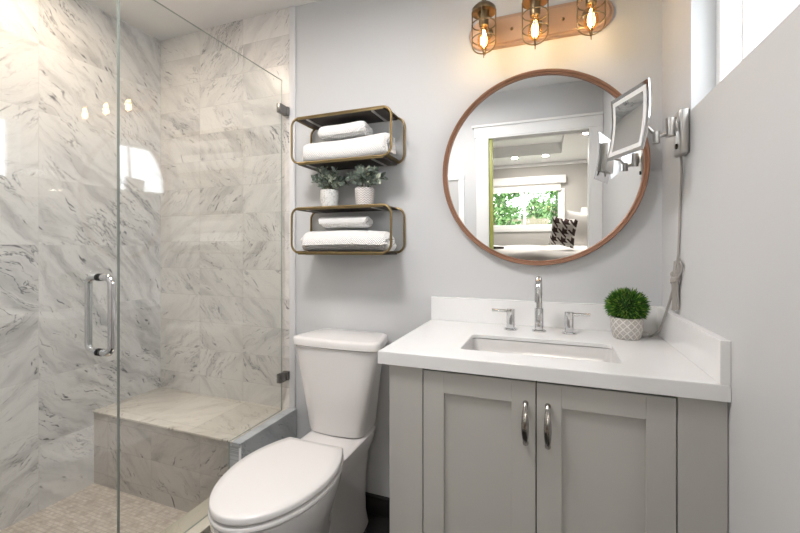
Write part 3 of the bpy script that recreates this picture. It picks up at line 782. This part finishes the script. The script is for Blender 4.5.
bm = B(); lathe(bm, (-.426, -.37, .700), [(.0005, .003), (.018, .003), (.022, .001), (.022, 0)]); part('drain', bm, m_chrome, sk)

# faucet
fa = thing('faucet', (-.427, -.12, .88), 'chrome widespread faucet with gooseneck spout and two lever handles', 'faucet')
bm = B(); fx, fy = -.427, -.115
lathe(bm, (fx, fy, .88), [(.0265, 0.0002), (.0265, .004), (.024, .007), (.0165, .008), (.0165, .085), (.0155, .088), (.0115, .089), (.0115, .135), (.0130, .137), (.0130, .15)], 32)
pts = [(fx, fy, 1.02), (fx, fy, 1.033)] + [(fx, fy - .048 + .048 * math.cos(R(a)), 1.033 + .048 * math.sin(R(a))) for a in range(10, 181, 10)] + [(fx, fy - .096, 1.008)]
pts = [p for p in pts]
tube(bm, pts, .0130, 20)
cyl(bm, (fx, fy - .096, 1.011), (fx, fy - .096, 1.002), .0136)
part('spout', bm, m_chrome, fa)
for s, hx in ((-1, -.531), (1, -.322)):
    bm = B(); lathe(bm, (hx, -.12, .88), [(.0255, .0002), (.0255, .004), (.023, .007), (.0162, .008), (.0162, .055), (.0150, .0555), (.0150, .057), (.0162, .0575), (.0162, .079), (.014, .081), (.0005, .081)], 32)
    h = part('handle', bm, m_chrome, fa)
    bm = B(); tube(bm, [(hx, -.12, .9515), (hx + s * .03, -.122, .9525), (hx + s * .071, -.125, .953)], [.0064, .0062, .0060], 14); part('lever', bm, m_chrome, h)

# ------------------------------------------------------------------ grass ball plant on the counter
gp = thing('potted_topiary', (-.136, -.13, .8802), 'round bright green grassy plant in a grey lattice pot on the counter', 'potted plant')
px, py, pz = -.136, -.13, .8802
bm = B(); lathe(bm, (px, py, pz), [(.038, 0), (.041, .002), (.050, .035), (.0515, .065), (.0505, .074), (.048, .075), (.046, .066), (.0005, .064)], 56)
part('pot', bm, m_lattice, gp, angle=50)
bm = B(); cgz = pz + .113
lathe(bm, (px, py, cgz), [(.0005, -.048), (.03, -.045), (.048, -.025), (.054, 0), (.046, .026), (.028, .042), (.0005, .048)], 24); part('core', bm, M('plant_core', (.02, .06, .01), .9), gp)
bm = B(); rnd = random.Random(7)
for i in range(2600):
    d = rv(rnd)
    if d.z < -.62: continue
    d2 = (d + rv(rnd) * .30).normalized(); L = rnd.uniform(.020, .031)
    base = Vector((px, py, cgz)) + Vector((d.x * .050, d.y * .050, d.z * .044)) * rnd.uniform(.8, 1.)
    a, b_ = frame_of(d2); wd = rnd.uniform(.0012, .0020); tip = base + d2 * L
    aa = rnd.uniform(0, 6.28); s_ = a * math.cos(aa) + b_ * math.sin(aa); n2 = d2.cross(s_)
    v0 = bm.verts.new(base - s_ * wd * .6); v1 = bm.verts.new(base + s_ * wd * .6); v2 = bm.verts.new(base + d2 * L * .55 + s_ * wd + n2 * .001)
    v3 = bm.verts.new(base + d2 * L * .55 - s_ * wd + n2 * .001); v4 = bm.verts.new(tip)
    bm.faces.new((v0, v1, v2, v3)); bm.faces.new((v3, v2, v4))
part('foliage', bm, m_grass, gp, smooth=False)

# ------------------------------------------------------------------ round mirror (hung with its top leaning out slightly)
MC = Vector((-.435, -.030, 1.516)); MR = .389
mi = thing('round_mirror', MC, 'large round mirror in a thin copper wood frame above the sink', 'mirror'); mi.rotation_euler = (R(1.5), 0, 0)
bm = B(); lathe(bm, (0, 0, 0), [(MR - .018, .0), (MR - .019, -.007), (MR - .016, -.009), (MR - .011, -.009), (MR - .010, -.015), (MR - .003, -.017), (MR, -.013), (MR, .016), (MR - .008, .018), (MR - .015, .012)], 128, 'y', caps=False)
n0 = [v for v in bm.verts]
obj('frame', bm, m_copper, mi, angle=30)
bm = B(); bm.faces.new([bm.verts.new(((MR - .016) * math.cos(2 * math.pi * k / 128), 0, (MR - .016) * math.sin(2 * math.pi * k / 128))) for k in range(128)]); obj('glass', bm, m_mirror, mi, smooth=False)
bm = B(); lathe(bm, (0, 0, 0), [(MR - .012, .003), (MR - .012, .012), (.0005, .012)], 64, 'y'); obj('backing', bm, m_wooddk, mi)

# ------------------------------------------------------------------ vanity light
vl = thing('vanity_light', (-.44, 0, 2.08), 'bronze three-bulb wall light with wire cages above the round mirror', 'wall light')
bm = B(); zc, hh = 2.103, .064; xa, xb = -.712 + hh, -.160 - hh
def pill(y, g):
    out = []
    for a in range(-90, 91, 9): out.append((xb + (hh - g) * math.cos(R(a)), y, zc + (hh - g) * math.sin(R(a))))
    for a in range(90, 271, 9): out.append((xa + (hh - g) * math.cos(R(a)), y, zc + (hh - g) * math.sin(R(a))))
    return out
loft(bm, [pill(-.0005, 0), pill(-.016, 0), pill(-.020, .004), pill(-.020, .010), pill(-.024, .012), pill(-.026, .016)])
part('backplate', bm, m_bronze, vl, angle=25)
for x in (-.535, -.340):
    bm = B(); lathe(bm, (x, -.026, 2.100), [(.006, 0), (.006, -.004), (.0045, -.007), (.0005, -.009)], 16, 'y'); part('knob', bm, m_brass, vl)
for x in (-.634, -.441, -.248):
    y, zt = -.125, 2.155
    bm = B(); tube(bm, [(x, -.024, 2.11), (x, -.06, 2.13), (x, -.10, 2.19), (x, y, 2.20), (x, y, zt)], .009, 12)
    lathe(bm, (x, -.026, 2.11), [(.024, 0), (.024, -.004), (.012, -.01)], 20, 'y')
    part('arm', bm, m_cage, vl)
    bm = B(); lathe(bm, (x, y, 0), [(.012, zt + .025), (.03, zt + .02), (.046, zt + .004), (.048, zt - .012), (.044, zt - .012), (.02, zt - .008), (.019, zt - .06), (.0175, zt - .065), (.0005, zt - .065)], 32)
    part('socket', bm, m_cage, vl, angle=40)
    cg = B(); rc = .046
    for q in range(4):
        a = R(45 * 0 + 90 * q + 0); ca, sa = math.cos(a), math.sin(a)
        pts = [(x + ca * rc, y + sa * rc, z) for z in (zt - .006, 2.10, 2.06, 2.022)] + [(x + ca * rc * math.cos(R(t)), y + sa * rc * math.cos(R(t)), 2.022 - .040 * math.sin(R(t))) for t in range(12, 91, 13)]
        tube(cg, pts, .0027, 8)
    for z in (2.098, 2.040): tube(cg, [(x + rc * math.cos(R(t)), y + rc * math.sin(R(t)), z) for t in range(0, 360, 12)], .0025, 8, closed=True)
    lathe(cg, (x, y, 0), [(.005, 1.986), (.005, 1.981), (.002, 1.978), (.002, 1.966), (.0005, 1.964)], 12)
    part('cage', cg, m_cage, vl)
    bm = B(); lathe(bm, (x, y, 0), [(.013, 2.088), (.015, 2.08), (.022, 2.06), (.0255, 2.035), (.022, 2.012), (.010, 1.998), (.0005, 1.995)], 28)
    bb = part('bulb', bm, m_bulbg, vl)
    bm = B(); lathe(bm, (x, y, 0), [(.0005, 2.078), (.006, 2.070), (.0125, 2.042), (.011, 2.020), (.0005, 2.008)], 16); part('filament', bm, m_fil, bb)
    l = bpy.data.lights.new('bulb_light', 'POINT'); l.energy = 21.0; l.color = (1, .79, .60); l.shadow_soft_size = .01
    o = bpy.data.objects.new('bulb_light', l); C.objects.link(o); o.location = (x, y, 2.033)
for o in vl.children:
    if not o.name.startswith(('backplate', 'knob')): o.location.z -= .012

# ------------------------------------------------------------------ magnifying mirror on the right wall
mm = thing('magnifying_mirror', (0, -.27, 1.55), 'square magnifying mirror on a jointed nickel arm fixed to the right wall', 'mirror')
bm = B(); box(bm, -.026, -.0005, -.318, -.250, 1.478, 1.613, .006, 3)
wp = part('wall_plate', bm, m_nickel, mm)
bm = B(); cyl(bm, (-.0265, -.290, 1.505), (-.0305, -.290, 1.505), .008); part('switch', bm, m_gap, wp)
bm = B(); cyl(bm, (-.046, -.300, 1.535), (-.046, -.300, 1.590), .0135); cyl(bm, (-.046, -.300, 1.5635), (-.046, -.300, 1.565), .0142)
box(bm, -.05, -.028, -.306, -.294, 1.548, 1.578, .002)
part('pivot', bm, m_nickel, mm)
e1 = Vector((-.083, -.300, 1.535)); 
bm = B(); tube(bm, [(-.046, -.300, 1.548), e1], .0065, 12); cyl(bm, e1 - Vector((0, 0, .018)), e1 + Vector((0, 0, .018)), .0105)
hc = Vector((-.170, -.322, 1.581))
TL, TR, BR, BL = Vector((-.199, -.229, 1.684)), Vector((-.128, -.416, 1.677)), Vector((-.142, -.414, 1.478)), Vector((-.213, -.227, 1.485))
U = (TR - TL).normalized(); Vv = (TL - BL).normalized(); N = U.cross(Vv).normalized()
if N.x > 0: N = -N
tube(bm, [e1 + Vector((0, 0, .006)), e1.lerp(hc - N * .05, .6) + Vector((.004, .004, .006)), hc - N * .035], .0055, 12)
part('arm', bm, m_nickel, mm)
def sheet(bm, hw, n0_, n1_, hin=0., bend=.010, n=14):
    """curved square sheet from offset n0_ to n1_ along the face normal, optionally a ring"""
    def P(u, v, o): return hc + U * u + Vv * v + N * (o - bend * (1 - (v / .1) ** 2))
    def grid(u0, u1, v0, v1):
        rings = []
        for i in range(n + 1):
            v = v0 + (v1 - v0) * i / n
            rings.append([P(u0, v, n0_), P(u1, v, n0_), P(u1, v, n1_), P(u0, v, n1_)])
        loft(bm, rings)
    if not hin: grid(-hw, hw, -hw, hw)
    else: grid(-hw, -hin, -hw, hw); grid(hin, hw, -hw, hw); grid(-hin, hin, hin, hw); grid(-hin, hin, -hw, -hin)
bm = B(); sheet(bm, .1, -.004, 0)
hd = part('mirror_head', bm, m_chrome, mm, angle=30)
bm = B(); sheet(bm, .088, .0002, .0012, .074); part('frosted_band', bm, M('frosted_light_band', (.78, .79, .80), .5), hd, angle=30)
bm = B(); sheet(bm, .074, .0004, .0010); part('magnifying_glass', bm, m_mirror, hd, angle=30)
bm = B()
def obox(bm, c, hu, hv, hn, bev=.006):
    b2 = box(bm, -hu, hu, -hv, hv, -hn, hn, 0)
    vs = list({v for f in b2 for v in f.verts})
    for v in vs: v.co = c + U * v.co.x + Vv * v.co.y + N * v.co.z
obox(bm, hc - N * .024, .055, .060, .011)
cyl(bm, hc - N * .024 - Vv * .06 - U * .02, hc - N * .024 - Vv * .082 - U * .02, .004, n=10)
part('housing', bm, m_nickel, hd)
# cord
bm = B(); 
def smooth_path(P, n=6):
    P = [Vector(p) for p in P]; out = []
    for i in range(len(P) - 1):
        a = P[max(0, i - 1)]; b = P[i]; c = P[i + 1]; d = P[min(len(P) - 1, i + 2)]
        for k in range(n):
            t = k / n; out.append(.5 * ((2 * b) + (c - a) * t + (2 * a - 5 * b + 4 * c - d) * t * t + (3 * b - a - 3 * c + d) * t ** 3))
    return out + [P[-1]]
tube(bm, smooth_path([(-.012, -.272, 1.479), (-.007, -.262, 1.44), (-.005, -.240, 1.347), (-.005, -.228, 1.25), (-.006, -.220, 1.17), (-.012, -.215, 1.13)]), .0036, 8)
for k in range(7):      # bundled loops
    dy = -.012 + .004 * k; dx = -.006 - .004 * (k % 3)
    tube(bm, smooth_path([(dx, -.232 + dy * 1.9, 1.150 + .004 * (k % 4)), (dx - .003, -.225 + dy, 1.115), (dx - .004, -.215 + dy * .9, 1.08), (dx, -.208 + dy * 1.3, 1.03), (dx, -.203 + dy * 1.4, 1.000 - .003 * (k % 3))]), .0032, 8)
for k in range(4):      # wraps of the knot
    z = 1.108 - .006 * k
    tube(bm, [(-.013 + .011 * math.cos(R(a)), -.220 + .017 * math.sin(R(a)), z + .012 * math.sin(R(a + 70 * k))) for a in range(0, 360, 20)], .0032, 8, closed=True)
tube(bm, smooth_path([(-.010, -.232, 1.10), (-.008, -.262, 1.125), (-.008, -.268, 1.145), (-.009, -.250, 1.150), (-.010, -.236, 1.12)]), .003, 8)
tube(bm, smooth_path([(-.012, -.212, 1.09), (-.020, -.192, 1.03), (-.026, -.160, .975), (-.034, -.120, .915), (-.050, -.100, .889), (-.058, -.094, .8845), (-.066, -.094, .8875)]), .0042, 8)
o = obj('power_cord', bm, m_cord); tag(o, 'grey power cord tied in a bundle hanging down the right wall', 'cord')
bm = B(); lathe(bm, (-.066, -.094, .8910), [(.0005, 0), (.008, 0), (.010, -.004), (.010, -.020), (.005, -.030), (.0035, -.036)], 16, 'x'); part('plug', bm, m_plug, o)
